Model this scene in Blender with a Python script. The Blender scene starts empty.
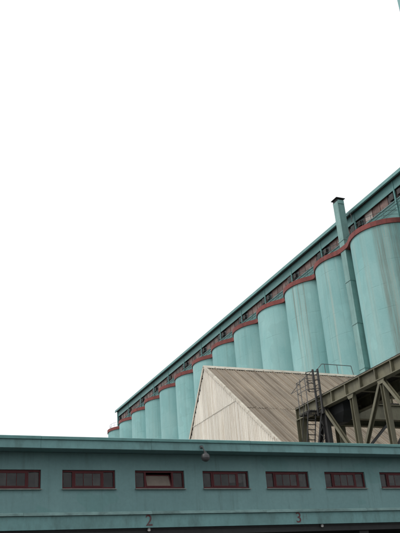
import bpy, bmesh, math, random
from mathutils import Vector, Matrix
random.seed(7)
S = bpy.context.scene
COL = S.collection
rad = math.radians

# ------------------------------------------------------------------ camera
EYE = 1.6
F_PX, W_PX = 777.7, 400.0
yaw, pitch, roll = 0.4364, 0.4328, -0.0764
cam_d = bpy.data.cameras.new('camera')
cam = bpy.data.objects.new('camera', cam_d); COL.objects.link(cam); S.camera = cam
fwd = Vector((math.sin(yaw)*math.cos(pitch), math.cos(yaw)*math.cos(pitch), math.sin(pitch)))
rgt = Vector((math.cos(yaw), -math.sin(yaw), 0)); upv = rgt.cross(fwd)
r2 = rgt*math.cos(roll) + upv*math.sin(roll); u2 = -rgt*math.sin(roll) + upv*math.cos(roll)
mw = Matrix((r2, u2, -fwd)).transposed().to_4x4(); mw.translation = (0, 0, EYE)
cam.matrix_world = mw
cam_d.sensor_fit = 'HORIZONTAL'; cam_d.sensor_width = 36.0
cam_d.lens = 36.0*F_PX/W_PX
cam_d.clip_start = 0.1; cam_d.clip_end = 6000

# ------------------------------------------------------------------ overcast sky, soft sun, exposure
SUN_EL, SUN_AZ = rad(52), rad(-72)        # azimuth measured from +Y towards +X
wd = bpy.data.worlds.new('World'); S.world = wd; wd.use_nodes = True
nt = wd.node_tree; nt.nodes.clear()
wo = nt.nodes.new('ShaderNodeOutputWorld'); bg = nt.nodes.new('ShaderNodeBackground')
sk = nt.nodes.new('ShaderNodeTexSky'); sk.sky_type = 'NISHITA'; sk.sun_disc = False
sk.sun_elevation = SUN_EL; sk.sun_rotation = SUN_AZ; sk.dust_density = 4; sk.air_density = 1.0
hs = nt.nodes.new('ShaderNodeHueSaturation'); hs.inputs['Saturation'].default_value = 0.12
mx = nt.nodes.new('ShaderNodeMix'); mx.data_type = 'RGBA'; mx.inputs[0].default_value = 0.82
mx.inputs[7].default_value = (12.8, 13.0, 13.2, 1)      # the even white cloud deck
nt.links.new(sk.outputs[0], hs.inputs['Color']); nt.links.new(hs.outputs[0], mx.inputs[6])
nt.links.new(mx.outputs[2], bg.inputs['Color']); bg.inputs['Strength'].default_value = 0.1
nt.links.new(bg.outputs[0], wo.inputs['Surface'])
sun_d = bpy.data.lights.new('sun', 'SUN'); sun_d.energy = 1.5; sun_d.angle = rad(22); sun_d.color = (1, .97, .93)
sun = bpy.data.objects.new('sun', sun_d); COL.objects.link(sun)
sdir = Vector((math.sin(SUN_AZ)*math.cos(SUN_EL), math.cos(SUN_AZ)*math.cos(SUN_EL), math.sin(SUN_EL)))
sun.rotation_euler = sdir.to_track_quat('Z', 'Y').to_euler(); sun.location = (-60, 20, 90)
S.view_settings.view_transform = 'Standard'; S.view_settings.look = 'None'
S.view_settings.exposure = 0.0; S.view_settings.gamma = 1.0; S.view_settings.use_curve_mapping = False
S.render.resolution_x = 768; S.render.resolution_y = 1024

# ------------------------------------------------------------------ materials
class NB:
    """small node-building helper"""
    def __init__(s, name):
        s.m = bpy.data.materials.new(name); s.m.use_nodes = True
        s.t = s.m.node_tree; s.n = s.t.nodes; s.n.clear()
        s.out = s.n.new('ShaderNodeOutputMaterial'); s.p = s.n.new('ShaderNodeBsdfPrincipled')
        s.t.links.new(s.p.outputs[0], s.out.inputs[0])
        tc = s.n.new('ShaderNodeTexCoord'); oi = s.n.new('ShaderNodeObjectInfo')
        s.obj = tc.outputs['Object']; s.rnd = oi.outputs['Random']
        mu = s.vm('MULTIPLY_ADD'); s.link(s.rnd, mu.inputs[0]); mu.inputs[1].default_value = (37, 61, 23)
        s.link(s.obj, mu.inputs[2]); s.co = mu.outputs[0]
    def link(s, a, b): s.t.links.new(a, b)
    def vm(s, op):
        v = s.n.new('ShaderNodeVectorMath'); v.operation = op; return v
    def math(s, op, a, b=None, c=None, clamp=False):
        m = s.n.new('ShaderNodeMath'); m.operation = op; m.use_clamp = clamp
        for i, x in enumerate((a, b, c)):
            if x is None: continue
            if isinstance(x, (int, float)): m.inputs[i].default_value = x
            else: s.link(x, m.inputs[i])
        return m.outputs[0]
    def noise(s, scale, sx=1, sy=1, sz=1, detail=5, rough=.6, co=None):
        mp = s.vm('MULTIPLY'); s.link(co or s.co, mp.inputs[0]); mp.inputs[1].default_value = (sx, sy, sz)
        t = s.n.new('ShaderNodeTexNoise'); t.inputs['Scale'].default_value = scale
        t.inputs['Detail'].default_value = detail; t.inputs['Roughness'].default_value = rough
        s.link(mp.outputs[0], t.inputs['Vector']); return t.outputs['Fac']
    def ramp(s, v, lo, hi, a=0., b=1.):
        r = s.n.new('ShaderNodeMapRange'); r.interpolation_type = 'SMOOTHSTEP'
        s.link(v, r.inputs[0]); r.inputs[1].default_value = lo; r.inputs[2].default_value = hi
        r.inputs[3].default_value = a; r.inputs[4].default_value = b; return r.outputs[0]
    def mix(s, f, a, b, mode='MIX'):
        m = s.n.new('ShaderNodeMix'); m.data_type = 'RGBA'; m.blend_type = mode
        if isinstance(f, (int, float)): m.inputs[0].default_value = f
        else: s.link(f, m.inputs[0])
        for i, x in ((6, a), (7, b)):
            if isinstance(x, tuple): m.inputs[i].default_value = (*x, 1)
            else: s.link(x, m.inputs[i])
        return m.outputs[2]
    def val(s, col, fac):                      # multiply colour by a scalar socket
        v = s.vm('SCALE'); s.link(col, v.inputs[0]); s.link(fac, v.inputs['Scale']); return v.outputs[0]
    def sep(s):
        x = s.n.new('ShaderNodeSeparateXYZ'); s.link(s.obj, x.inputs[0]); return x.outputs
    def fin(s, col, rough=.7, bump=None, bs=.3, dist=.02, metallic=0, spec=.35):
        if isinstance(col, tuple): s.p.inputs['Base Color'].default_value = (*col, 1)
        else: s.link(col, s.p.inputs['Base Color'])
        if isinstance(rough, (int, float)): s.p.inputs['Roughness'].default_value = rough
        else: s.link(rough, s.p.inputs['Roughness'])
        s.p.inputs['Metallic'].default_value = metallic
        s.p.inputs['Specular IOR Level'].default_value = spec
        if bump is not None:
            b = s.n.new('ShaderNodeBump'); b.inputs['Strength'].default_value = bs; b.inputs['Distance'].default_value = dist
            s.link(bump, b.inputs['Height']); s.link(b.outputs[0], s.p.inputs['Normal'])
        return s.m

def weathered(name, base, dirt, amount=.5, scale=.6, streak=(2.2, 2.2, .12), rough=.75, bump=.15, spots=None, rust=None, rvar=.10):
    b = NB(name)
    big = b.ramp(b.noise(scale), .35, .7)
    st = b.ramp(b.noise(1.6, *streak, detail=6, rough=.65), .42, .78)
    c = b.mix(b.math('MULTIPLY', big, amount*.55), base, dirt)
    c = b.mix(b.math('MULTIPLY', st, amount), c, dirt)
    if rust:
        rs = b.ramp(b.noise(2.6, 1, 1, .55, detail=8, rough=.7), .60, .70)
        c = b.mix(b.math('MULTIPLY', rs, rust[1]), c, rust[0])
    c = b.val(c, b.math('MULTIPLY_ADD', b.noise(9, detail=4), .28, .86))
    c = b.val(c, b.math('MULTIPLY_ADD', b.rnd, 2*rvar, 1-rvar))
    return b.fin(c, rough, b.noise(14, detail=6), bump)

TEAL = (.197, .413, .408)
TEAL_LT = (.278, .488, .474)
GRIME = (.115, .205, .18)

def silo_mat(name, streaks=(), grime=.30):
    """painted slip-formed concrete: lift joints, cloudy repainting, long drips from the rim"""
    b = NB(name); x, y, z = b.sep()
    cloud = b.ramp(b.noise(.28, 1, 1, .55, detail=6), .32, .72)
    c = b.mix(cloud, TEAL, TEAL_LT)
    # vertical drips, strongest under the rim
    hi = b.ramp(z, 10, 37, .35, 1.0)
    dr = b.ramp(b.noise(1.5, 1.6, 1.6, .035, detail=6, rough=.7), .47, .74)
    c = b.mix(b.math('MULTIPLY', b.math('MULTIPLY', dr, hi), grime), c, GRIME)
    pale = b.ramp(b.noise(1.1, 2.2, 2.2, .05, detail=5), .56, .72)
    c = b.mix(b.math('MULTIPLY', pale, .30), c, (.36, .53, .49))
    # repainted patches with crisp edges
    pt = b.ramp(b.noise(.22, 1, 1, .8, detail=2), .56, .575)
    c = b.val(c, b.math('MULTIPLY_ADD', pt, .07, .97))
    # stains of their own place and width
    wob = b.math('MULTIPLY_ADD', b.noise(.5, .2, .2, .4, detail=3), .14, -.07)
    yy = b.math('ADD', y, wob)
    fray = b.ramp(b.noise(3.0, 2.5, 2.5, .06, detail=7, rough=.75), .32, .62)
    for (y0, w, zbot, k, colr) in streaks:
        d = b.math('ABSOLUTE', b.math('SUBTRACT', yy, y0))
        mk = b.math('MULTIPLY', b.ramp(d, w*.35, w, 1, 0), b.ramp(z, zbot, zbot+16, 0, 1))
        mk = b.math('MULTIPLY', b.math('MULTIPLY', mk, fray), k)
        c = b.mix(mk, c, colr)
    # lift joints every 2.4 m, broken up, slightly dark
    jz = b.math('ADD', z, b.math('MULTIPLY_ADD', b.noise(.7, detail=3), .16, -.08))
    fr = b.math('FRACT', b.math('DIVIDE', jz, 2.4))
    ln = b.ramp(b.math('ABSOLUTE', b.math('SUBTRACT', fr, .5)), .006, .020, 1, 0)
    brk = b.ramp(b.noise(.55, 1, 1, 3, detail=4), .44, .60)
    ln = b.math('MULTIPLY', ln, brk)
    c = b.mix(b.math('MULTIPLY', ln, .22), c, (.10, .20, .19))
    c = b.val(c, b.math('MULTIPLY_ADD', b.noise(7, detail=6, rough=.7), .22, .89))
    c = b.val(c, b.math('MULTIPLY_ADD', b.rnd, .10, .95))
    h = b.math('SUBTRACT', b.noise(3.5, 1, 1, .6, detail=7), b.math('MULTIPLY', ln, .8))
    return b.fin(c, .62, h, .35, .03)

BROWN_ST = (.17, .165, .125); PALE_ST = (.44, .47, .40)
M = {}
M['silo'] = silo_mat('silo_paint')
M['silo_big'] = silo_mat('silo_paint_streaked', [(-2.35, .5, 0, .62, BROWN_ST), (-2.85, .3, 0, .5, PALE_ST), (-3.3, .4, 0, .6, BROWN_ST), (.9, .35, 10, .25, PALE_ST), (-.7, .5, 14, .2, PALE_ST)], .42)
M['silo_drip'] = silo_mat('silo_paint_drips', [(-.75, .13, 20, .85, BROWN_ST), (-1.05, .16, 8, .34, PALE_ST), (-1.5, .12, 21, .85, BROWN_ST), (-2.1, .13, 21, .75, BROWN_ST), (-1.8, .2, 10, .28, PALE_ST)], .38)
M['silo_b'] = silo_mat('silo_paint_rim_drips', [(-.6, .14, 27, .85, BROWN_ST), (-.95, .2, 8, .4, PALE_ST)], .34)
M['rim'] = weathered('rim_red_paint', (.235, .058, .050), (.085, .034, .031), .75, 1.1, (1.8, 1.8, .4), rust=((.21, .125, .105), .75), bump=.5)
def wall_mat():
    b = NB('teal_wall_paint')
    c = b.mix(b.ramp(b.noise(.35, detail=5), .35, .68), (.126, .232, .236), (.150, .268, .271))
    pt = b.ramp(b.noise(.42, 1, 1, 1.6, detail=2), .575, .59)                       # overpainted areas
    c = b.mix(b.math('MULTIPLY', pt, .55), c, (.112, .232, .228))
    dr = b.ramp(b.noise(1.5, 2.6, 2.6, .22, detail=7, rough=.72), .50, .74)          # rain drips
    c = b.mix(b.math('MULTIPLY', dr, .42), c, (.070, .115, .112))
    pl = b.ramp(b.noise(1.1, 3.4, 3.4, .3, detail=5), .60, .74)
    c = b.mix(b.math('MULTIPLY', pl, .25), c, (.20, .30, .295))
    ch = b.ramp(b.noise(4.5, detail=9, rough=.75), .72, .74)                        # chipped paint
    c = b.mix(b.math('MULTIPLY', ch, .5), c, (.21, .235, .22))
    c = b.val(c, b.math('MULTIPLY_ADD', b.noise(10, detail=5), .24, .88))
    return b.fin(c, .7, b.noise(14, detail=7, rough=.7), .28, .02)
M['teal_wall'] = wall_mat()
M['teal_trim'] = weathered('teal_trim_paint', (.145, .288, .290), (.078, .140, .136), .75, .6, (1.6, 1.6, .5), rvar=.05, rust=((.10, .13, .12), .5))
M['teal_metal'] = weathered('teal_sheet_metal', (.108, .258, .248), (.062, .140, .134), .5, .4, (1.4, .5, 1.4), rough=.5, rvar=.03)
M['teal_duct'] = weathered('teal_duct_paint', (.215, .385, .362), (.10, .18, .165), .55, .9, (2, 2, .15), rough=.55)
M['drip_edge'] = weathered('pale_teal_moulding', (.215, .345, .335), (.085, .135, .13), .8, .8, (1.4, 1.4, 3), rvar=.02)
M['roof_felt'] = weathered('roof_felt', (.11, .12, .115), (.06, .07, .065), .5)
M['red_frame'] = weathered('red_window_paint', (.080, .015, .018), (.04, .014, .014), .5, 2, rvar=.05)
M['sill'] = weathered('sill_concrete', (.22, .25, .23), (.13, .12, .10), .5, 3)
M['soot_shade'] = weathered('sooty_shade_dark', (.022, .024, .025), (.012, .012, .012), .5)  # sooty cowl black; also stands in for shade in the loading bays
M['interior'] = weathered('dim_interior', (.075, .07, .065), (.04, .04, .04), .5)
M['pale_piece'] = weathered('pale_off_white', (.62, .60, .58), (.4, .38, .36), .4, 2)
M['steel'] = weathered('olive_painted_steel', (.155, .146, .096), (.066, .060, .042), .65, .9, (1.6, 1.6, .5), rough=.6, rust=((.12, .075, .05), .45))
M['dark_steel'] = weathered('dark_plain_steel', (.040, .039, .037), (.020, .020, .020), .5, 1.5, rough=.6)  # darker steel tone for ladder, lacing and some members
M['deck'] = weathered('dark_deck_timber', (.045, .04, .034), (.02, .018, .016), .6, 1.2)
M['grey_steel'] = weathered('galvanised_grey', (.13, .13, .13), (.07, .07, .065), .5, 2, rough=.5)
M['rail_teal'] = weathered('dark_teal_pipe', (.06, .12, .115), (.03, .05, .05), .5, 2)
M['brown_pane'] = weathered('dusty_brown_pane', (.165, .102, .087), (.062, .046, .041), .9, 1.6, (1.5, 2.2, 1.6), rough=.5, rust=((.24, .18, .155), .5), rvar=.4)
M['brown_frame'] = weathered('faded_brown_paint', (.115, .065, .058), (.06, .045, .04), .6, 2)
M['dark_pane'] = weathered('dark_pane', (.035, .032, .033), (.02, .02, .02), .5, 2, rough=.25)
M['pale_pane'] = weathered('pale_reflection_pane', (.40, .35, .32), (.25, .2, .18), .5, 2, rough=.4)  # reflection put into the colour of a few gallery panes
M['number'] = weathered('number_paint', (.105, .028, .032), (.10, .10, .10), .7, 5, (6, 6, 2))
M['lamp_metal'] = weathered('lamp_metal', (.07, .07, .072), (.035, .035, .035), .5, 6, rough=.38)
M['lamp_glass'] = NB('lamp_glass').fin((.25, .26, .26), .15)
M['concrete'] = weathered('grey_concrete', (.30, .30, .28), (.17, .17, .155), .5, .4)
M['asphalt'] = weathered('yard_asphalt', (.075, .074, .070), (.045, .045, .042), .6, .25, (.3, .3, .3))
M['trim_cream'] = weathered('cream_flashing', (.60, .555, .47), (.32, .27, .21), .6, 1.0, (1, 1, 1), rust=((.17, .10, .06), .5))

def corrugated(name, base, dirt, pale, rust, tv=.26, bl=.4):
    """sheet-iron: streaks run along local Y of each sheet"""
    b = NB(name)
    tone = b.math('MULTIPLY_ADD', b.rnd, tv, 1-tv/2)
    geo = b.n.new('ShaderNodeNewGeometry')
    blot = b.ramp(b.noise(.16, 1, 1, .7, detail=6, rough=.65, co=geo.outputs['Position']), .36, .66)
    st = b.ramp(b.noise(1.5, 2.3, .10, 1, detail=8, rough=.74), .40, .70)
    c = b.mix(b.math('MULTIPLY', st, .65), base, dirt)
    st2 = b.ramp(b.noise(1.3, 2.5, .14, 1, detail=5), .52, .72)
    c = b.mix(b.math('MULTIPLY', st2, .55), c, pale)
    rs = b.ramp(b.noise(2.2, 1.6, .5, 1, detail=8, rough=.72), .58, .72)
    c = b.mix(b.math('MULTIPLY', rs, rust[1]), c, rust[0])
    c = b.mix(b.math('MULTIPLY', blot, bl), c, dirt)
    c = b.val(c, tone); c = b.val(c, b.math('MULTIPLY_ADD', b.noise(11, detail=5), .24, .88))
    return b.fin(c, .62, b.noise(16, detail=4), .12)
M['roof_sheet'] = corrugated('weathered_roof_sheet', (.285, .232, .172), (.105, .082, .060), (.36, .30, .23), ((.15, .10, .066), .55), .30, .42)
M['gable_sheet'] = corrugated('whitewashed_sheet', (.82, .785, .70), (.50, .42, .32), (.88, .86, .81), ((.44, .34, .24), .5), .14, .15)

def glass_mat():
    b = NB('window_glass'); n = b.n
    tr = n.new('ShaderNodeBsdfTransparent'); tr.inputs[0].default_value = (.72, .73, .73, 1)
    gl = n.new('ShaderNodeBsdfGlossy'); gl.inputs['Roughness'].default_value = .12
    df = n.new('ShaderNodeBsdfDiffuse'); b.link(b.mix(b.ramp(b.noise(2.5), .3, .7), (.05, .05, .053), (.11, .11, .108)), df.inputs[0])
    fr = n.new('ShaderNodeFresnel'); fr.inputs[0].default_value = 1.45
    m1 = n.new('ShaderNodeMixShader'); b.link(b.math('MULTIPLY_ADD', b.rnd, .4, .15), m1.inputs[0])
    b.link(tr.outputs[0], m1.inputs[1]); b.link(df.outputs[0], m1.inputs[2])
    m2 = n.new('ShaderNodeMixShader'); b.link(b.math('MULTIPLY', fr.outputs[0], .55), m2.inputs[0])
    b.link(m1.outputs[0], m2.inputs[1]); b.link(gl.outputs[0], m2.inputs[2])
    b.link(m2.outputs[0], b.out.inputs[0]); return b.m
M['glass'] = glass_mat()
M['dust_glass'] = weathered('dusty_glass', (.20, .17, .145), (.12, .10, .085), .5, 2, rough=.3)

# ------------------------------------------------------------------ mesh helpers
class MB:
    def __init__(s): s.v = []; s.f = []
    def add(s, vs, fs):
        o = len(s.v); s.v += [tuple(v) for v in vs]; s.f += [tuple(i+o for i in f) for f in fs]; return s
    def box(s, x0, x1, y0, y1, z0, z1):
        return s.add([(x, y, z) for z in (z0, z1) for y in (y0, y1) for x in (x0, x1)],
                     [(0, 2, 3, 1), (4, 5, 7, 6), (0, 1, 5, 4), (2, 6, 7, 3), (0, 4, 6, 2), (1, 3, 7, 5)])
    def frame(s, p, q, up=(0, 0, 1)):
        p, q = Vector(p), Vector(q); d = (q-p).normalized(); up = Vector(up)
        if abs(d.dot(up)) > .98: up = Vector((1, 0, 0))
        side = d.cross(up).normalized(); u = side.cross(d).normalized(); return p, q, side, u
    def prism(s, p, q, prof, up=(0, 0, 1)):
        """profile points (side, up) swept from p to q"""
        p, q, a, u = s.frame(p, q, up); n = len(prof)
        vs = [p+a*i+u*j for i, j in prof] + [q+a*i+u*j for i, j in prof]
        fs = [(k, (k+1) % n, n+(k+1) % n, n+k) for k in range(n)]
        fs += [tuple(range(n-1, -1, -1)), tuple(range(n, 2*n))]
        return s.add(vs, fs)
    def bar(s, p, q, w, h, up=(0, 0, 1)):
        return s.prism(p, q, [(-w/2, -h/2), (w/2, -h/2), (w/2, h/2), (-w/2, h/2)], up)
    def ibeam(s, p, q, w, h, t=.03, up=(0, 0, 1)):
        a, b, c = w/2, h/2, t/2
        return s.prism(p, q, [(-a, -b), (a, -b), (a, -b+t), (c, -b+t), (c, b-t), (a, b-t), (a, b), (-a, b), (-a, b-t), (-c, b-t), (-c, -b+t), (-a, -b+t)], up)
    def channel(s, p, q, w, h, t=.03, up=(0, 0, 1)):
        a, b = w/2, h/2
        return s.prism(p, q, [(-a, -b), (a, -b), (a, -b+t), (-a+t, -b+t), (-a+t, b-t), (a, b-t), (a, b), (-a, b)], up)
    def tube(s, pts, r, n=6):
        for p, q in zip(pts, pts[1:]):
            s.prism(p, q, [(r*math.cos(2*math.pi*k/n), r*math.sin(2*math.pi*k/n)) for k in range(n)])
        return s
    def lathe(s, prof, c=(0, 0, 0), n=24):
        o = []
        for r, z in prof:
            o += [(c[0]+r*math.cos(2*math.pi*k/n), c[1]+r*math.sin(2*math.pi*k/n), c[2]+z) for k in range(n)]
        fs = []
        for i in range(len(prof)-1):
            for k in range(n):
                fs.append((i*n+k, i*n+(k+1) % n, (i+1)*n+(k+1) % n, (i+1)*n+k))
        fs += [tuple(range(n-1, -1, -1)), tuple(range((len(prof)-1)*n, len(prof)*n))]
        return s.add(o, fs)
    def mesh(s, name, mat, off=(0, 0, 0), smooth=False, bevel=0):
        me = bpy.data.meshes.new(name)
        me.from_pydata([(a-off[0], b-off[1], c-off[2]) for a, b, c in s.v], [], s.f)
        bm = bmesh.new(); bm.from_mesh(me)
        bmesh.ops.recalc_face_normals(bm, faces=bm.faces)
        if bevel:
            bmesh.ops.bevel(bm, geom=[e for e in bm.edges if len(e.link_faces) == 2 and e.calc_face_angle(0) > .6], offset=bevel, segments=1, affect='EDGES')
        bm.to_mesh(me); bm.free()
        if smooth:
            for p in me.polygons: p.use_smooth = True
            me.set_sharp_from_angle(angle=rad(35))
        me.materials.append(M[mat]); return me
    def build(s, name, mat, parent=None, smooth=False, bevel=0, org=None):
        """world-space vertices; the object is placed at org (default: the parent's place)"""
        base = wloc(parent) if parent else Vector((0, 0, 0))
        o_ = Vector(org) if org is not None else base
        o = bpy.data.objects.new(name, s.mesh(name, mat, o_, smooth, bevel)); COL.objects.link(o)
        o.location = o_-base
        if parent: o.parent = parent
        return o
def wloc(o):
    l = Vector((0, 0, 0))
    while o: l += o.location; o = o.parent
    return l
def tag(o, label=None, cat=None, group=None, kind=None):
    if label: o['label'] = label
    if cat: o['category'] = cat
    if group: o['group'] = group
    if kind: o['kind'] = kind
    return o
def thing(name, loc, label, cat, group=None):
    o = bpy.data.objects.new(name, None); COL.objects.link(o); o.location = loc; o.empty_display_size = .5
    return tag(o, label, cat, group)
def put(name, me, parent, mat_world):
    o = bpy.data.objects.new(name, me); COL.objects.link(o); o.parent = parent
    o.matrix_basis = Matrix.Translation(-wloc(parent)) @ mat_world; return o

# ------------------------------------------------------------------ ground
tag(MB().add([(-2500, -2500, 0), (2500, -2500, 0), (2500, 2500, 0), (-2500, 2500, 0)], [(0, 1, 2, 3)]).build('ground', 'asphalt'), kind='structure')

# ------------------------------------------------------------------ grain silos
XC, Y12, PITCH, RS, ZR = 47.859, 56.912, 7.0, 3.76, 36.16
SLAB_T = .52; N = 13
def edge_depth(y, n, R=3.89):
    """distance of the wavy slab edge in front of the silo axis; free ends stay round"""
    c = math.sqrt(max(R*R-y*y, 0))
    if (n == N-1 and y < 0) or (n == 0 and y > 0): return c
    a, k = 2.45, 5.0
    if (n == N-1 and y > 0) or (n == N-2 and y < 0): a = 3.12      # carried round the duct
    return math.log(math.exp(k*(c-a))+1)/k+a if c-a < 6 else c
ORD = ['leftmost and farthest', 'second', 'third', 'fourth', 'fifth', 'sixth', 'seventh', 'eighth', 'ninth', 'tenth', 'eleventh', 'twelfth']
LBL = {0: 'leftmost, farthest teal silo with red rim, half past the end of the gallery',
       10: 'teal concrete silo with brown drip streaks, eleventh from the far left end',
       11: 'teal silo left of the square duct, twelfth from the far left end',
       12: 'largest, nearest teal silo cut by the right edge, with brown vertical stains'}
shell_mb = MB()
segs = 96
zs = [0, 6, 12, 18, 24, 30, ZR+.1]
for z in zs:
    for k in range(segs):
        a = 2*math.pi*k/segs; shell_mb.v.append((RS*math.cos(a), RS*math.sin(a), z))
for i in range(len(zs)-1):
    for k in range(segs): shell_mb.f.append((i*segs+k, i*segs+(k+1) % segs, (i+1)*segs+(k+1) % segs, (i+1)*segs+k))
for n in range(N):
    yc = Y12+(N-1-n)*PITCH
    t = thing('grain_silo', (XC, yc, 0), LBL.get(n, 'teal concrete silo with red rim, %s from the far left end' % ORD[min(n, 11)]), 'silo', 'row of teal silos')
    m = {12: 'silo_big', 10: 'silo_drip', 11: 'silo_b'}.get(n, 'silo')
    me = shell_mb.mesh('shell', m, smooth=True)
    o = bpy.data.objects.new('shell', me); COL.objects.link(o); o.parent = t
    # wavy rim slab
    y0 = -PITCH/2 if n < N-1 else -3.885
    y1 = PITCH/2 if n > 0 else 3.885
    ys = []
    K = 44
    for i in range(K+1):
        u = -math.cos(math.pi*i/K)            # denser near the ends
        ys.append((y0+y1)/2+(y1-y0)/2*u)
    mb = MB(); fr = [(XC-edge_depth(y, n), yc+y) for y in ys]; bk = XC+3.6
    for z in (ZR, ZR+SLAB_T):
        mb.v += [(x, y, z) for x, y in fr] + [(bk, y, z) for x, y in fr]
    L = K+1
    for i in range(K):
        mb.f += [(i, i+1, L+i+1, L+i), (2*L+i, 3*L+i, 3*L+i+1, 2*L+i+1), (i, 2*L+i, 2*L+i+1, i+1), (L+i, L+i+1, 3*L+i+1, 3*L+i)]
    mb.f += [(0, L, 3*L, 2*L), (K, 2*L+K, 3*L+K, L+K)]
    slab = mb.build('rim_slab', 'rim', t, smooth=True)
    # thin dark drip nib under the edge
    # handrail along the edge
    hr = MB(); pts = [(XC-edge_depth(y, n)+.5, yc+y) for y in [y0+.05+(y1-y0-.1)*i/14 for i in range(15)]]
    zt = ZR+SLAB_T
    for h, r in ((.95, .022), (.5, .018)):
        hr.tube([(x, y, zt+h) for x, y in pts], r, 5)
    for i in range(0, 15, 2):
        x, y = pts[i]; hr.tube([(x, y, zt-.02), (x, y, zt+.95)], .022, 5)
    hr.build('handrail', 'rail_teal', t)

# square dust duct rising in the groove between the two nearest silos
dx0, dx1, dy0, dy1 = 44.80, 45.64, 60.02, 60.90
t = thing('dust_duct', ((dx0+dx1)/2, (dy0+dy1)/2, 0), 'tall square teal duct between the two nearest silos, black cowl on top', 'duct')
for i in range(9):
    za, zb = (0 if i == 0 else i*4.675), min((i+1)*4.675, 42.05)
    MB().box(dx0, dx1, dy0, dy1, za, zb-.03).build('casing', 'teal_duct', t, bevel=.012)
    if i: MB().box(dx0-.045, dx1+.045, dy0-.045, dy1+.045, za-.075, za+.045).build('flange', 'teal_duct', t)
cw = MB(); cx, cy = (dx0+dx1)/2, (dy0+dy1)/2
def frust(mb, a, z0, b, z1):
    mb.add([(cx+sx*a, cy+sy*a, z0) for sx, sy in ((-1, -1), (1, -1), (1, 1), (-1, 1))] + [(cx+sx*b, cy+sy*b, z1) for sx, sy in ((-1, -1), (1, -1), (1, 1), (-1, 1))],
           [(0, 1, 2, 3), (4, 5, 6, 7), (0, 1, 5, 4), (1, 2, 6, 5), (2, 3, 7, 6), (3, 0, 4, 7)])
frust(cw, .40, 42.0, .40, 42.34); frust(cw, .56, 42.34, .55, 42.41); frust(cw, .55, 42.41, .16, 42.68)
cw.build('cowl', 'soot_shade', t)
for s in (-1, 1):
    MB().box(dx0+.05, dx1-.05, cy+s*.485-.02, cy+s*.485+.02, 41.7, 42.12).build('lug', 'teal_duct', t)
MB().tube([(dx1+.02, dy0+.1, 40.4), (dx1+.5, dy0, 40.75), (dx1+.62, dy0-.02, 40.5), (dx1+.6, dy0, 39.6)], .035).build('pipe_hook', 'grey_steel', t)

# ------------------------------------------------------------------ gallery above the silos
GX, GY0, GY1 = 47.0, 46.6, 143.9
ZT = ZR+SLAB_T
t = thing('conveyor_gallery', (GX, 96, ZT), 'long teal conveyor gallery with overhanging roof running along the silo tops', 'gallery')
MB().add([(GX-.36, GY0, 41.20), (GX-.36, GY1+.5, 41.20), (GX+4.9, GY1+.5, 41.5), (GX+4.9, GY0, 41.5),
          (GX-.36, GY0, 41.29), (GX-.36, GY1+.5, 41.29), (GX+4.9, GY1+.5, 41.6), (GX+4.9, GY0, 41.6)],
         [(0, 1, 2, 3), (4, 7, 6, 5), (0, 4, 5, 1), (1, 5, 6, 2), (2, 6, 7, 3), (3, 7, 4, 0)]).build('roof', 'teal_metal', t)
# eave gutter in lengths
y = GY0
while y < GY1+.4:
    ye = min(y+6.0, GY1+.5)
    MB().prism((GX-.44, y, 41.08), (GX-.44, ye-.015, 41.08), [(-.10, -.16), (.07, -.19), (.12, .24), (-.04, .25)]).build('eave_gutter', 'teal_metal', t)
    y += 6.0
posts = [Y12-PITCH/2+PITCH*i for i in range(N)] + [GY1-.15]
edges = [GY0]+posts
for i in range(len(edges)-1):
    a, b_ = edges[i], edges[i+1]
    MB().box(GX-.06, GX+.012, a+.012, b_-.012, 39.96, 41.0).build('spandrel_panel', 'teal_metal', t)
    MB().box(GX+.02, GX+.25, a+.01, b_-.01, ZT, 38.80).build('dado_panel', 'teal_metal', t)
    MB().box(GX-.05, GX+.02, a+.14, b_-.14, 38.76, 38.85).build('window_ledge', 'teal_trim', t)
    fm = MB(); npane = 5; z0, z1 = 38.85, 40.3
    ya, yb = a+.14, b_-.14; pw = (yb-ya)/npane
    for k in range(npane+1): fm.box(GX+.16, GX+.24, ya+pw*k-.04, ya+pw*k+.04, z0, z1)
    fm.box(GX+.165, GX+.235, ya, yb, z0-.01, z0+.07); fm.box(GX+.165, GX+.235, ya, yb, z1-.07, z1+.05)
    fr = fm.build('window_frame', 'brown_frame', t)
    for k in range(npane):
        mt = 'dark_pane' if k in (0, npane-1) and random.random() < .8 else ('pale_pane' if random.random() < .05 else 'brown_pane')
        MB().box(GX+.19, GX+.20, ya+pw*k+.045, ya+pw*(k+1)-.045, z0+.07, z1-.07).build('pane', mt, fr)
MB().box(GX+.26, GX+4.6, GY0, GY1-.1, ZT+.002, 41.15).build('inner_shell', 'interior', t)
MB().box(GX-.21, GX+4.6, GY1-.1, GY1+.05, ZT+.004, 41.17).build('end_wall', 'teal_metal', t)
MB().box(GX-.36, GX+.2, GY0, GY1+.4, 41.005, 41.06).build('soffit_shade_board', 'deck', t)  # near-black board added to deepen the shade line under the gutter
for y in posts:
    p = MB(); p.box(GX-.12, GX+.018, y-.085, y+.085, ZT, 39.935); p.box(GX-.11, GX-.064, y-.07, y+.07, 39.94, 40.98)
    p.build('post', 'teal_metal', t)
    if y < GY1-3: MB().box(GX-.02, GX+.15, y+.30, y+.95, 39.12, 39.8).build('junction_box', 'dark_steel', t)
    MB().box(GX-.02, GX+.15, y-.85, y-.35, 39.2, 39.74).build('junction_box', 'dark_steel', t)
for zc, xc_ in ((38.62, -.10), (38.30, -.14), (37.95, -.10)):
    MB().tube([(GX+xc_, GY0+.5, zc), (GX+xc_, GY1-.3, zc)], .03, 5).build('conduit', 'rail_teal', t)

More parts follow.
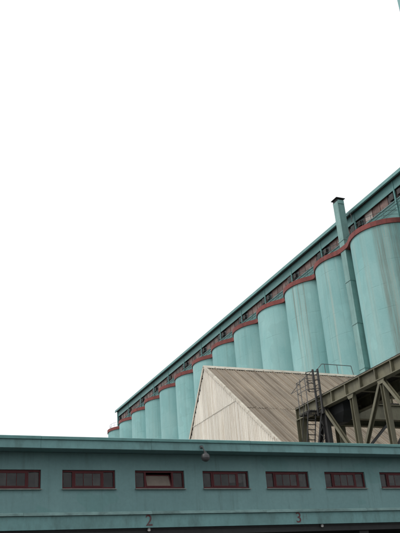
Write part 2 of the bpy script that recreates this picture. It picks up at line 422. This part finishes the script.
# workhouse tower standing past the right end of the row
t = thing('workhouse_tower', (54, 37, 0), 'tall pale teal workhouse tower, only its corner showing at top right', 'tower')
MB().box(46.35, 62, 26, 46.58, 0, 64).build('wall', 'silo', t)
MB().box(46.0, 62.3, 25.7, 46.9, 64, 64.8).build('cornice', 'teal_trim', t)
MB().box(48.6, 61, 46.585, 53.3, 0, ZR-.02).build('link_wall', 'silo', t)
for fz in (44, 50, 56):
    for fy in (29, 33.5, 38):
        w = MB().box(46.30, 46.36, fy, fy+1.6, fz, fz+2.4).build('window', 'dark_pane', t)
        MB().box(46.22, 46.36, fy-.15, fy+1.75, fz-.16, fz).build('sill', 'concrete', w)

# ------------------------------------------------------------------ gabled iron shed
SX0, SX1, RY, RZ = 27.72, 44.0, 60.0, 22.26
KF, KB = .79, 1.32
EF, EB = 40.0, 70.0                                  # eaves (y)
zf = lambda y: RZ-KF*(RY-y) if y <= RY else RZ-KB*(y-RY)
t = thing('iron_shed', ((SX0+SX1)/2, RY, 0), 'gabled corrugated iron shed with brown roof and whitish gable wall', 'shed')
SHED = t
def rib_profile(w, pitch=.25, d=.06):
    out = []; n = int(round(w/pitch))
    for k in range(n):
        b0 = k*w/n; p = w/n
        out += [(b0, 0), (b0+p*.35, 0), (b0+p*.5, d), (b0+p*.85, d)]
    out.append((w, 0)); return out
# gable wall sheets (local x across, local y up, local z outwards)
rows = [(0, 9.0), (8.9, 17.86), (17.76, 40)]
sw = 1.0
nc = int((EB-EF)/sw)
for ri, (za, zb) in enumerate(rows):
    for j in range(nc):
        ya = EB-j*sw                                 # local x runs towards -Y
        if max(zf(ya), zf(ya-sw)) < za+.15 and not (ya-sw < RY < ya): continue
        prof = [(a, b) for a, b in rib_profile(sw+.06) if True]
        yap = ya-RY
        xs_ = sorted(set([a for a, b in prof]+([yap] if 0 < yap < sw else [])))
        def dep(x):
            for (a0, d0), (a1, d1) in zip(prof, prof[1:]):
                if a0 <= x <= a1: return d0+(d1-d0)*(x-a0)/max(a1-a0, 1e-6)
            return 0
        mb = MB(); ring = []
        for x in xs_:
            top = min(zb, zf(ya-x)-.06); ring.append((x, dep(x), max(top, za)))
        H = len(ring)
        for x, d, tp in ring: mb.v.append((x, 0, d+.02))
        for x, d, tp in ring: mb.v.append((x, tp-za, d))
        mb.f = [(k, k+1, H+k+1, H+k) for k in range(H-1)]
        me = mb.mesh('wall_sheet', 'gable_sheet')
        off = .012*(j % 2)+.022*ri+random.uniform(0, .008)
        Mx = Matrix(((0, 0, -1, SX0-off), (-1, 0, 0, ya), (0, 1, 0, za), (0, 0, 0, 1)))
        put('wall_sheet', me, t, Mx)
# front, rear and far walls below the eaves
MB().box(SX0+.1, SX1, EF+.35, EF+.5, 0, zf(EF)+.1).build('front_wall', 'gable_sheet', t)
MB().box(SX0+.1, SX1, EB-.5, EB-.35, 0, zf(EB)-.1).build('rear_wall', 'gable_sheet', t)
MB().add([(SX1-.05, EF+.5, 0), (SX1-.05, EB-.5, 0), (SX1-.05, EB-.5, zf(EB-.5)-.15), (SX1-.05, RY, RZ-.15), (SX1-.05, EF+.5, zf(EF+.5)-.15)], [(0, 1, 2, 3, 4)]).build('end_wall', 'gable_sheet', t)
# roof sheets (local x across, y down the slope, z outward)
def slope(sign, K, run, nrow):
    c, s_ = 1/math.hypot(1, K), K/math.hypot(1, K); Ls = run/c
    w = (SX1-SX0+.12)/17
    prof = rib_profile(w, .25, .042)
    prof = [(-.07, 0), (-.055, .11), (.03, .11), (.05, 0)]+[p for p in prof if p[0] > .06]
    rl = Ls/nrow+.12
    mb = MB(); H = len(prof)
    mb.v = [(a, 0, b) for a, b in prof]+[(a, rl, b+.022) for a, b in prof]
    mb.f = [(k, k+1, H+k+1, H+k) for k in range(H-1)]
    me = mb.mesh('roof_sheet', 'roof_sheet')
    d = Vector((0, -c*sign, -s_)); nrm = Vector((0, -s_*sign, c)); xl = d.cross(nrm)
    for r_ in range(nrow):
        for j in range(17):
            x = (SX1-.0-j*w) if xl.x < 0 else (SX0-.12+j*w)
            o = Vector((x, RY, RZ))+d*(r_*Ls/nrow+.1)+nrm*(.05+random.uniform(0, .012)+random.uniform(-.004, .004))
            tw = Matrix.Rotation(random.uniform(-.0022, .0022), 4, 'Z')
            Mx = Matrix(((xl.x, d.x, nrm.x, o.x), (xl.y, d.y, nrm.y, o.y), (xl.z, d.z, nrm.z, o.z), (0, 0, 0, 1)))
            put('roof_sheet', me, t, Mx @ tw)
slope(1, KF, RY-EF+.4, 3)
slope(-1, KB, EB-RY+.4, 2)
# dark boarding under the sheets
for sg, K, E_ in ((1, KF, EF), (-1, KB, EB)):
    MB().add([(SX0-.08, RY, RZ), (SX1, RY, RZ), (SX1, E_, zf(E_)), (SX0-.08, E_, zf(E_)), (SX0-.08, RY, RZ-.1), (SX1, RY, RZ-.1), (SX1, E_, zf(E_)-.1), (SX0-.08, E_, zf(E_)-.1)],
             [(0, 1, 2, 3), (4, 7, 6, 5), (0, 3, 7, 4), (1, 5, 6, 2), (2, 6, 7, 3)]).build('roof_boarding', 'soot_shade', t)
# ridge capping in lengths, lifted a little over the ribs
x = SX0-.16; i = 0
while x < SX1:
    xe = min(x+2.4, SX1); lift = .006*(i % 2)
    cf, sf = 1/math.hypot(1, KF), KF/math.hypot(1, KF); cb, sb = 1/math.hypot(1, KB), KB/math.hypot(1, KB)
    z0 = RZ+.19+lift; a = (-.42*cf, -.42*sf); b_ = (.42*cb, -.42*sb)
    pr = [(RY+a[0], z0+a[1]), (RY-.06, z0+.02), (RY+.06, z0+.02), (RY+b_[0], z0+b_[1])]
    lo = [(yy, zz-.035) for yy, zz in reversed(pr)]
    P = pr+lo; n_ = len(P)
    MB().add([(x, yy, zz) for yy, zz in P]+[(xe+.05, yy, zz) for yy, zz in P],
             [(k, (k+1) % n_, n_+(k+1) % n_, n_+k) for k in range(n_)]+[(0, 1, 6, 7), (1, 2, 5, 6), (2, 3, 4, 5), (n_, n_+7, n_+6, n_+1), (n_+1, n_+6, n_+5, n_+2), (n_+2, n_+5, n_+4, n_+3)]).build('ridge_cap', 'trim_cream', t)
    x += 2.4; i += 1
# rake flashing in lengths
for sg, K, E_ in ((1, KF, EF), (-1, KB, EB)):
    c, s_ = 1/math.hypot(1, K), K/math.hypot(1, K); Ls = abs(RY-E_)/c+.4
    d = Vector((0, -c*sg, -s_)); nrm = Vector((0, -s_*sg, c)); q = 0; i = 0
    while q < Ls:
        e = min(q+2.45, Ls); lf = .012*(i % 2)+random.uniform(0, .015)
        p0 = Vector((SX0-.15, RY, RZ+.10))+d*q+nrm*lf; p1 = Vector((SX0-.15, RY, RZ+.10))+d*(e-.03)+nrm*lf
        MB().prism(p0, p1, [(-.04, -.13), (.0, -.13), (.0, .05), (.16, .05), (.16, .08), (-.04, .08)] if sg < 0 else [(.04, -.13), (.04, .08), (-.16, .08), (-.16, .05), (.0, .05), (.0, -.13)], nrm).build('rake_flashing', 'trim_cream', t)
        q += 2.45; i += 1
    # purlin ends peeping out under the rake
    q = .9 if sg < 0 else 99
    while q < Ls-.3:
        p0 = Vector((SX0-.13, RY, RZ-.12))+d*q
        MB().bar(p0, p0+Vector((.5, 0, 0)), .16, .13, nrm).build('purlin_end', 'soot_shade', t); q += 1.05
# laps: a thin sheet-iron girt on the gable
# ridge walkway rail
t = thing('ridge_railing', (41.4, 60, RZ+.2), 'thin pipe guard rail standing on the shed ridge before the silos', 'railing')
rl = MB(); xa, xb = 39.9, 43.2
rl.tube([(xa-.9, RY, RZ+.22), (xa, RY, RZ+1.12), (xb, RY, RZ+1.12), (xb+.15, RY, RZ+.2)], .035)
rl.build('top_rail', 'grey_steel', t)
for xx in (xa+.3, xa+1.7): MB().tube([(xx, RY, RZ+.18), (xx, RY, RZ+1.12)], .03).build('rail_post', 'grey_steel', t)

# ------------------------------------------------------------------ steel conveyor bridge (plate girder over a web of struts)
TX, TX2, ZG0, ZG1, ZB = 24.0, 26.6, 12.20, 12.90, 8.45
YE, YN = 39.25, 25.6
t = thing('conveyor_bridge', ((TX+TX2)/2, 33, 0), 'olive steel trussed conveyor bridge with plate girder behind the teal building', 'bridge')
BR = t
nodes = [YE-.25, 36.4, 33.6, 30.85, 28.1, YN+.2]
for X, far in ((TX, 0), (TX2, 1)):
    s = -1 if not far else 1
    g = MB()
    g.box(X-.025, X+.025, YN, YE, ZG0+.05, ZG1-.05)
    g.box(X-.20, X+.20, YN, YE, ZG1-.05, ZG1); g.box(X-.20, X+.20, YN, YE, ZG0, ZG0+.05)
    gd = g.build('girder', 'steel', t)
    y = YN+.1
    while y < YE:
        MB().box(X-.185, X-.026, y-.03, y+.03, ZG0+.051, ZG1-.051).build('stiffener', 'steel', gd)
        y += 1.375
    if not far: MB().channel((X, YN, ZB), (X, YE, ZB), .26, .30, .03).build('bottom_chord', 'steel', t)
    for i, y in enumerate(nodes):
        dark = i == 1
        if far and i not in (0, 3, 5): continue
        w = .46 if i == 0 else (.42 if dark else .26)
        MB().ibeam((X, y, ZB+.1), (X, y, ZG0+.01), w if i == 0 else .26, w, .03, up=(0, 1, 0)).build('vertical', 'dark_steel' if dark else 'steel', t)
        gp = MB().add([(X-.16, y-.3, ZG0-.005), (X-.16, y+.3, ZG0-.005), (X-.16, y+.2, ZG0-.22), (X-.16, y-.2, ZG0-.22), (X-.135, y-.3, ZG0-.005), (X-.135, y+.3, ZG0-.005), (X-.135, y+.2, ZG0-.22), (X-.135, y-.2, ZG0-.22)],
                      [(0, 1, 2, 3), (7, 6, 5, 4), (0, 4, 5, 1), (1, 5, 6, 2), (2, 6, 7, 3), (3, 7, 4, 0)])
        if i: gp.build('gusset', 'dark_steel' if dark else 'steel', t)
    for a, b_ in () if far else ((1, 2), (3, 2), (3, 4), (5, 4)):
        MB().channel((X-.05, nodes[a]+(.12 if nodes[a] < nodes[b_] else -.12), ZG0-.08), (X-.05, nodes[b_], ZB+.1), .16, .21, .03, up=(1, 0, 0)).build('diagonal', 'steel', t)
    if not far: MB().channel((X-.05, nodes[1]+.1, ZG0-.08), (X-.05, 38.0, ZB+.1), .16, .24, .03, up=(1, 0, 0)).build('diagonal', 'dark_steel', t)
    # lacing between the dark post and its raking strut
    if not far:
        zz = ZG0-.6; fl = 0
        while zz > ZB+.4:
            ya = lambda q: 36.5+(ZG0-.1-q)*.415
            MB().bar((X-.14, 36.55, zz if fl else zz-.34), (X-.14, ya(zz-.34 if fl else zz), zz-.34 if fl else zz), .03, .045, (1, 0, 0)).build('lacing_bar', 'dark_steel', t)
            zz -= .34; fl = 1-fl
    # trestle legs
    for y in (YE-.25, 30.85):
        MB().ibeam((X+s*.0, y, 0), (X, y, ZB-.15 if not far else ZB+.1), .30, .30, .035, up=(0, 1, 0)).build('trestle_leg', 'steel', t)
        MB().box(X-.4, X+.4, y-.4, y+.4, 0, .25).build('footing', 'concrete', t)
    MB().ibeam((X, YN+.2, 7.36), (X, YN+.2, ZB-.15 if not far else ZB+.1), .3, .3, .03, up=(0, 1, 0)).build('stub_post', 'steel', t)
# deck planks across
y = YN
while y < YE-.1:
    MB().box(TX-.15, TX2+.15, y, y+.235, ZG1+.004, ZG1+.07+random.uniform(0, .01)).build('deck_plank', 'deck', t); y += .25
for i, y in enumerate(nodes):
    MB().ibeam((TX+.21, y, ZG1-.28), (TX2-.21, y, ZG1-.28), .2, .42, .03).build('cross_beam', 'steel', t)
    if i in (3, 5): MB().bar((TX+.1, y, ZB+.3), (TX2-.1, y, ZG0-.2), .08, .1).build('sway_brace', 'dark_steel', t)
# end frame plate
MB().box(TX-.17, TX+.17, YE-.02, YE+.04, ZB, ZG1).build('end_plate', 'steel', t)
MB().box(TX+.2, TX2-.2, YE-.03, YE+.02, ZG0, ZG1).build('end_beam', 'steel', t)
# dark transfer hopper hung below the deck
h = MB(); hx0, hx1, hy0, hy1 = TX+.35, TX+1.35, 35.1, 37.4
h.add([(hx0, hy0, 12.85), (hx1, hy0, 12.85), (hx1, hy1, 12.85), (hx0, hy1, 12.85), (hx0, hy0, 11.75), (hx1, hy0, 11.75), (hx1, hy1, 11.75), (hx0, hy1, 11.75),
       (hx0+.3, hy0+.7, 11.3), (hx1-.3, hy0+.7, 11.3), (hx1-.3, hy1-.7, 11.3), (hx0+.3, hy1-.7, 11.3)],
      [(0, 1, 2, 3), (0, 1, 5, 4), (1, 2, 6, 5), (2, 3, 7, 6), (3, 0, 4, 7), (4, 5, 9, 8), (5, 6, 10, 9), (6, 7, 11, 10), (7, 4, 8, 11), (8, 9, 10, 11)])
tag(h.build('transfer_hopper', 'soot_shade'), 'black tapering transfer hopper hung under the steel bridge deck', 'hopper')

# branch bridge running right towards the silos
t = thing('branch_bridge', (35, 37.3, 0), 'olive steel branch bridge with deep beams leading right toward the silos', 'bridge')
for Y in (37.0, 38.6):
    MB().ibeam((25.45, Y, 12.27), (44.05, Y, 12.27), .36, .92, .05).build('lower_beam', 'steel', t)
    MB().ibeam((28.9, Y, 14.17), (44.05, Y, 14.17), .36, .98, .05).build('upper_beam', 'steel', t)
    x = 29.1; k = 0
    while x < 43.5:
        MB().ibeam((x, Y, 12.73), (x, Y, 13.68), .18, .18, .02, up=(1, 0, 0)).build('strut', 'steel', t)
        if x+2.6 < 44: MB().bar((x+.1, Y, 13.65), (x+2.5, Y, 12.76), .09, .1).build('diagonal', 'dark_steel', t)
        x += 2.6
x = 26.9
while x < 43.9:
    MB().box(x, x+.235, 36.8, 38.8, 12.75, 12.81).build('deck_plank', 'deck', t); x += .25
for x in (31.0, 38.5):
    for Y in (37.0, 38.6): MB().ibeam((x, Y, 0), (x, Y, 11.80), .3, .3, .03, up=(1, 0, 0)).build('trestle_leg', 'dark_steel', t)
    for a, b_ in ((3.0, 7.4), (7.4, 11.6)):
        MB().bar((x-.2, 37.1, a), (x-.2, 38.5, b_), .1, .1).build('brace', 'dark_steel', t)
MB().bar((27.1, 37.2, 10.2), (28.9, 37.2, 11.8), .12, .14).build('knee_brace', 'dark_steel', t)

# access ladder, platform and stair at the far end of the bridge
t = thing('access_ladder', (23.7, 36.5, ZG0-.35), 'dark caged steel ladder climbing past the bridge girder end', 'ladder')
for y in (36.22, 36.72):
    MB().bar((23.74, y, ZG0-.35), (23.74, y, 14.55 if y > 36.5 else 14.42), .09, .11, (0, 1, 0)).build('stile', 'dark_steel', t)
for k in range(8):
    z = ZG0-.2+k*.31
    MB().tube([(23.74, 36.22, z), (23.74, 36.72, z)], .022, 5).build('rung', 'dark_steel', t)
for z in (13.25, 13.75, 14.25):
    pts = [(23.74-.62*math.sin(a), 36.47-.36*math.cos(a), z) for a in [math.pi*k/8 for k in range(9)]]
    MB().tube(pts, .022, 5).build('cage_hoop', 'dark_steel', t)
for a in (.6, math.pi/2, 2.5):
    MB().tube([(23.74-.62*math.sin(a), 36.47-.36*math.cos(a), 13.2), (23.74-.62*math.sin(a), 36.47-.36*math.cos(a), 14.3)], .02, 5).build('cage_strap', 'dark_steel', t)
t = thing('access_platform', (23.3, 38, ZG0), 'thin-railed grated steel platform bracketed to the bridge end beside the ladder', 'platform')
pl = MB(); 
for k in range(4): pl.box(23.25+k*.15, 23.25+k*.15+.03, 36.8, 37.95, ZG0-.02, ZG0+.02)
for k in range(5): pl.box(23.25, 23.75, 36.8+k*.295, 36.83+k*.295, ZG0-.06, ZG0-.022)
pl.build('grating', 'dark_steel', t)
for y in (36.95, 37.9):
    MB().bar((23.79, y, ZG0-.03), (23.25, y, ZG0-.1), .07, .09).build('bracket', 'dark_steel', t)
    MB().tube([(23.28, y, ZG0), (23.28, y, ZG0+1.85)], .024, 5).build('rail_post', 'grey_steel', t)
MB().tube([(23.7, 38.2, ZG1), (23.7, 38.2, ZG0+2.2)], .024, 5).build('rail_post', 'grey_steel', t)
for z in (1.85, 1.2):
    MB().tube([(23.7, 36.75, ZG0+z), (23.28, 36.9, ZG0+z), (23.28, 37.9, ZG0+z), (23.7, 38.2, ZG0+z)], .02, 5).build('rail', 'grey_steel', t)
MB().tube([(23.7, 39.3, ZG1+.95), (23.7, 37.9, ZG0+2.1), (23.7, 36.75, ZG0+2.25)], .02, 5).build('stay', 'grey_steel', t)
MB().tube([(23.7, 39.35, ZG1+.95), (23.7, 38.2, ZG1+.95), (23.7, 36.75, ZG1+.95)], .018, 5).build('stay', 'grey_steel', t)
t = thing('steep_stair', (23.5, 38, ZB), 'steep dark open stair slanting below the bridge end platform', 'stair')
for x in (23.2, 23.7):
    MB().bar((x, 36.9, ZG0-.1), (x, 38.1, 8.2), .035, .07, (0, 1, 0)).build('stringer', 'dark_steel', t)
for k in range(15):
    f = (k+.5)/15; MB().box(23.22, 23.68, 36.9+1.2*f-.06, 36.9+1.2*f+.06, ZG0-.1-f*4-.012, ZG0-.1-f*4+.012).build('tread', 'dark_steel', t)
for x in (23.15,):
    MB().tube([(x, 37.1, ZG0+.55), (x, 38.3, 8.2+.9)], .022, 5).build('handrail', 'dark_steel', t)

# ------------------------------------------------------------------ low teal loading building
WY, BX0, BX1, BY1 = 25.0, -16.0, 33.0, 29.3
t = thing('loading_building', (9, WY, 0), 'low dark teal loading building with a row of red framed windows', 'building')
WIN0, WP, WW, WZ0, WZ1 = 6.24, 2.458, 1.77, 5.885, 6.475
wins = [(WIN0+WP*k, WIN0+WP*k+WW) for k in range(-8, 11)]
wins = [w for w in wins if w[0] > BX0+.5 and w[1] < BX1-.5]
ZS, ZE = 4.645, 7.02
wl = MB()
xsb = [BX0]+[x for w in wins for x in w]+[BX1]
wl_f = lambda x0, x1, z0, z1: wl.add([(x0, WY, z0), (x1, WY, z0), (x1, WY, z1), (x0, WY, z1)], [(0, 1, 2, 3)])
wl_f(BX0, BX1, ZS, WZ0); wl_f(BX0, BX1, WZ1, ZE)
for a, b_ in zip(xsb[0::2], xsb[1::2]): wl_f(a, b_, WZ0, WZ1)
D = .22
for a, b_ in wins:
    for q in (((a, WZ0), (a, WZ1)), ((b_, WZ0), (b_, WZ1)), ((a, WZ0), (b_, WZ0)), ((a, WZ1), (b_, WZ1))):
        (x0, z0), (x1, z1) = q
        wl.add([(x0, WY, z0), (x1, WY, z1), (x1, WY+D, z1), (x0, WY+D, z0)], [(0, 1, 2, 3)])
wl.build('front_wall', 'teal_wall', t)
MB().box(BX0, BX1, BY1-.2, BY1, 0, 7.0).build('rear_wall', 'concrete', t)
for a, b_ in ((BX0-.2, BX0), (BX1, BX1+.2)): MB().box(a, b_, WY+.002, BY1, 0, 7.0).build('end_wall', 'teal_wall', t)
MB().box(BX0, BX1, WY+.02, BY1-.2, ZS-.25, ZS-.005).build('upper_floor', 'soot_shade', t)  # near-black underside, shade of the open bays put into its colour
MB().box(BX0, BX1, WY+2.6, WY+2.7, ZS, 6.98).build('inner_partition', 'interior', t)
MB().box(BX0, BX1, BY1-.35, BY1-.205, 0, ZS-.26).build('bay_back_wall', 'soot_shade', t)
FY = 24.2
MB().box(BX0-.6, BX1+.6, FY+.06, BY1+.4, 7.03, 7.16).build('roof_slab', 'teal_wall', t)
MB().box(BX0-.55, BX1+.55, FY+.3, BY1+.3, 7.161, 7.28).build('roof', 'roof_felt', t)
# fascia boards and capping in lengths
x = BX0-.6; i = 0
while x < BX1+.5:
    xe = min(x+3.66, BX1+.6)
    MB().box(x, xe-.005, FY-.003*(i % 2), FY+.058, 6.985, 7.255).build('fascia_board', 'teal_trim', t, bevel=.004)
    MB().prism((x, FY, 7.305), (xe-.008, FY, 7.305), [(-.34, -.05), (.06, -.05), (.065, .035), (.03, .05+.004*(i % 2)), (-.34, .04)]).build('fascia_cap', 'teal_metal', t)
    x += 3.66; i += 1
# lintel beam with pale drip moulding
MB().box(BX0, BX1, WY-.10, WY-.002, ZS-.02, 5.03).build('lintel_beam', 'teal_trim', t)
x = BX0; i = 0
while x < BX1:
    xe = min(x+4.2, BX1)
    MB().prism((x, WY-.09, 5.085), (xe-.006, WY-.09, 5.085), [(-.09, -.05), (.085, -.045-.004*(i % 2)), (.09, .012), (-.0, .06), (-.09, .075)]).build('drip_moulding', 'drip_edge', t)
    x += 4.2; i += 1
MB().box(BX0, BX1, WY-.01, WY+.10, ZS-.075, ZS-.022).build('door_track', 'soot_shade', t)  # coloured near-black like the piers, as painted bay shade
for x in [9.09-5.62/2+5.62*k for k in range(-4, 5)]:
    if BX0 < x < BX1: MB().box(x-.2, x+.2, WY+.12, WY+.5, 0, ZS-.26).build('pier', 'soot_shade', t)
# windows
def window(a, b_, idx):
    z0, z1 = WZ0+.002, WZ1-.002; Y = WY+.07; T = .055
    f = MB()
    f.box(a+.002, b_-.002, Y, Y+.08, z0, z0+T); f.box(a+.002, b_-.002, Y, Y+.08, z1-T, z1)
    f.box(a+.002, a+.002+T*.8, Y, Y+.08, z0+T, z1-T); f.box(b_-.002-T*.8, b_-.002, Y, Y+.08, z0+T, z1-T)
    w = b_-a; m1, m2 = a+w*.21, a+w*.765
    for m in (m1, m2): f.box(m-.03, m+.03, Y+.002, Y+.078, z0+T, z1-T)
    fr = f.build('window', 'red_frame', t)
    def pane(x0, x1, name='pane', mat='glass', za=z0+T, zb=z1-T, yy=Y+.045):
        return MB().box(x0, x1, yy, yy+.008, za, zb).build(name, mat, fr)
    pane(a+T*.8, m1-.03); pane(m2+.03, b_-T*.8)
    # centre sash with its own rails and glazing bars
    s0, s1 = m1+.032, m2-.032; q = .038
    sm = MB(); za, zb = z0+T+.003, z1-T-.003; y0, y1 = Y-.012, Y+.03
    sm.box(s0, s1, y0, y1, za, za+q); sm.box(s0, s1, y0, y1, zb-q, zb)
    sm.box(s0, s0+q, y0, y1, za+q, zb-q); sm.box(s1-q, s1, y0, y1, za+q, zb-q)
    opened = idx == 1
    if not opened:
        for k in (1, 2):
            xm = s0+(s1-s0)*k/3; sm.box(xm-.009, xm+.009, y0+.01, y1-.005, za+q, zb-q)
    sash = sm.build('sash', 'red_frame', fr, org=((s0+s1)/2, Y, za))
    pm = MB()
    if opened:
        pm.box(s0+q, s1-q, Y+.004, Y+.012, za+q, zb-q); g = pm.build('pane', 'dust_glass', sash, org=((s0+s1)/2, Y, za)); g.location = (0, 0, 0)
        sash.rotation_euler.x = rad(-24)
        tag(sash, 'centre sash tilted open inwards')
    else:
        for k in range(3):
            xa, xb = s0+(s1-s0)*k/3+(q if k == 0 else .012), s0+(s1-s0)*(k+1)/3-(q if k == 2 else .012)
            MB().box(xa, xb, Y+.004, Y+.012, za+q, zb-q).build('pane', 'glass', sash)
    sl = MB().prism((a-.02, WY-.045, z0-.018), (b_+.02, WY-.045, z0-.018), [(-.10, -.02), (.05, -.025), (.05, .0), (-.10, .018)])
    sl.build('sill', 'sill', fr)
    if idx in (-1, 2, 3):
        MB().box(b_-.15, b_-.05, Y+.07, Y+.085, z0+.03, z1-.03).build('pale_piece', 'pale_piece', fr)  # pale upright strip behind the right-hand pane
for (a, b_) in wins:
    window(a, b_, round((a-WIN0)/WP))
rr = random.Random(3)
for k, (a, b_) in enumerate(wins):
    if rr.random() < .75:
        x0 = a+rr.uniform(.1, .8); MB().box(x0, x0+rr.uniform(.4, .9), WY+.9, WY+1.3, ZS, 5.9+rr.uniform(.15, .5)).build('cupboard', rr.choice(['concrete', 'teal_trim', 'trim_cream', 'interior']), t)
    if rr.random() < .5:
        x0 = a+rr.choice([.08, .5, 1.1]); MB().box(x0, x0+rr.uniform(.3, .6), WY+.24, WY+.25, 6.1+rr.uniform(0, .2), WZ1+.05).build('blind', rr.choice(['pale_piece', 'sill', 'trim_cream']), t)
# painted bay numbers
def number(ch, cxx, label):
    cu = bpy.data.curves.new('number', 'FONT'); cu.body = ch; cu.size = .50; cu.align_x = 'CENTER'; cu.extrude = .0015; cu.offset = .004
    tmp = bpy.data.objects.new('tmp_number', cu); COL.objects.link(tmp)
    bpy.context.view_layer.update()
    me = bpy.data.meshes.new_from_object(tmp.evaluated_get(bpy.context.evaluated_depsgraph_get()))
    bpy.data.objects.remove(tmp); me.name = 'painted_number'; me.materials.clear(); me.materials.append(M['number'])
    Mx = Matrix.Translation((cxx, WY-.1035, 4.685)) @ Matrix.Rotation(math.pi/2, 4, 'X')
    o = put('painted_number', me, t, Mx); tag(o, label); return o
number('2', 9.09, 'dark red painted figure 2')
number('3', 14.70, 'dark red painted figure 3')
for x, lb in ((9.09, 'tiny pale bay lamp under the beam straight below the figure 2'), (15.65, 'tiny pale bay lamp under the beam right of the figure 3')):
    l = thing('bay_lamp', (x, WY-.06, ZS-.02), lb, 'lamp', 'bay lamps')
    MB().lathe([(.02, 0), (.05, -.02), (.055, -.06)], (x, WY-.06, ZS-.021), 14).build('holder', 'grey_steel', l, smooth=True)
    MB().lathe([(.045, -.06), (.05, -.085), (.03, -.11), (.005, -.118)], (x, WY-.06, ZS-.022), 14).build('globe', 'pale_piece', l, smooth=True)
# hanging yard lamp on the fascia
lx, ly, lz = 10.89, FY-.13, 6.735
l = thing('yard_lamp', (lx, ly, 6.5), 'round dark yard lamp hung on a short stem from the fascia', 'lamp')
MB().box(lx-.13, lx-.03, FY-.045, FY-.005, 7.06, 7.16).build('bracket', 'lamp_metal', l, bevel=.008)
MB().tube([(lx-.08, FY-.03, 7.11), (lx-.07, ly, 7.07), (lx-.04, ly, 6.98), (lx-.005, ly, 6.90)], .022, 8).build('stem', 'grey_steel', l)
MB().lathe([(.035, .20), (.05, .19), (.055, .14), (.09, .125), (.135, .08), (.148, .02), (.15, -.02), (.141, -.025)], (lx, ly, lz), 28).build('housing', 'lamp_metal', l, smooth=True)
MB().lathe([(.141, -.024), (.135, -.055), (.108, -.10), (.06, -.128), (.01, -.135)], (lx, ly, lz), 28).build('globe', 'lamp_metal', l, smooth=True)
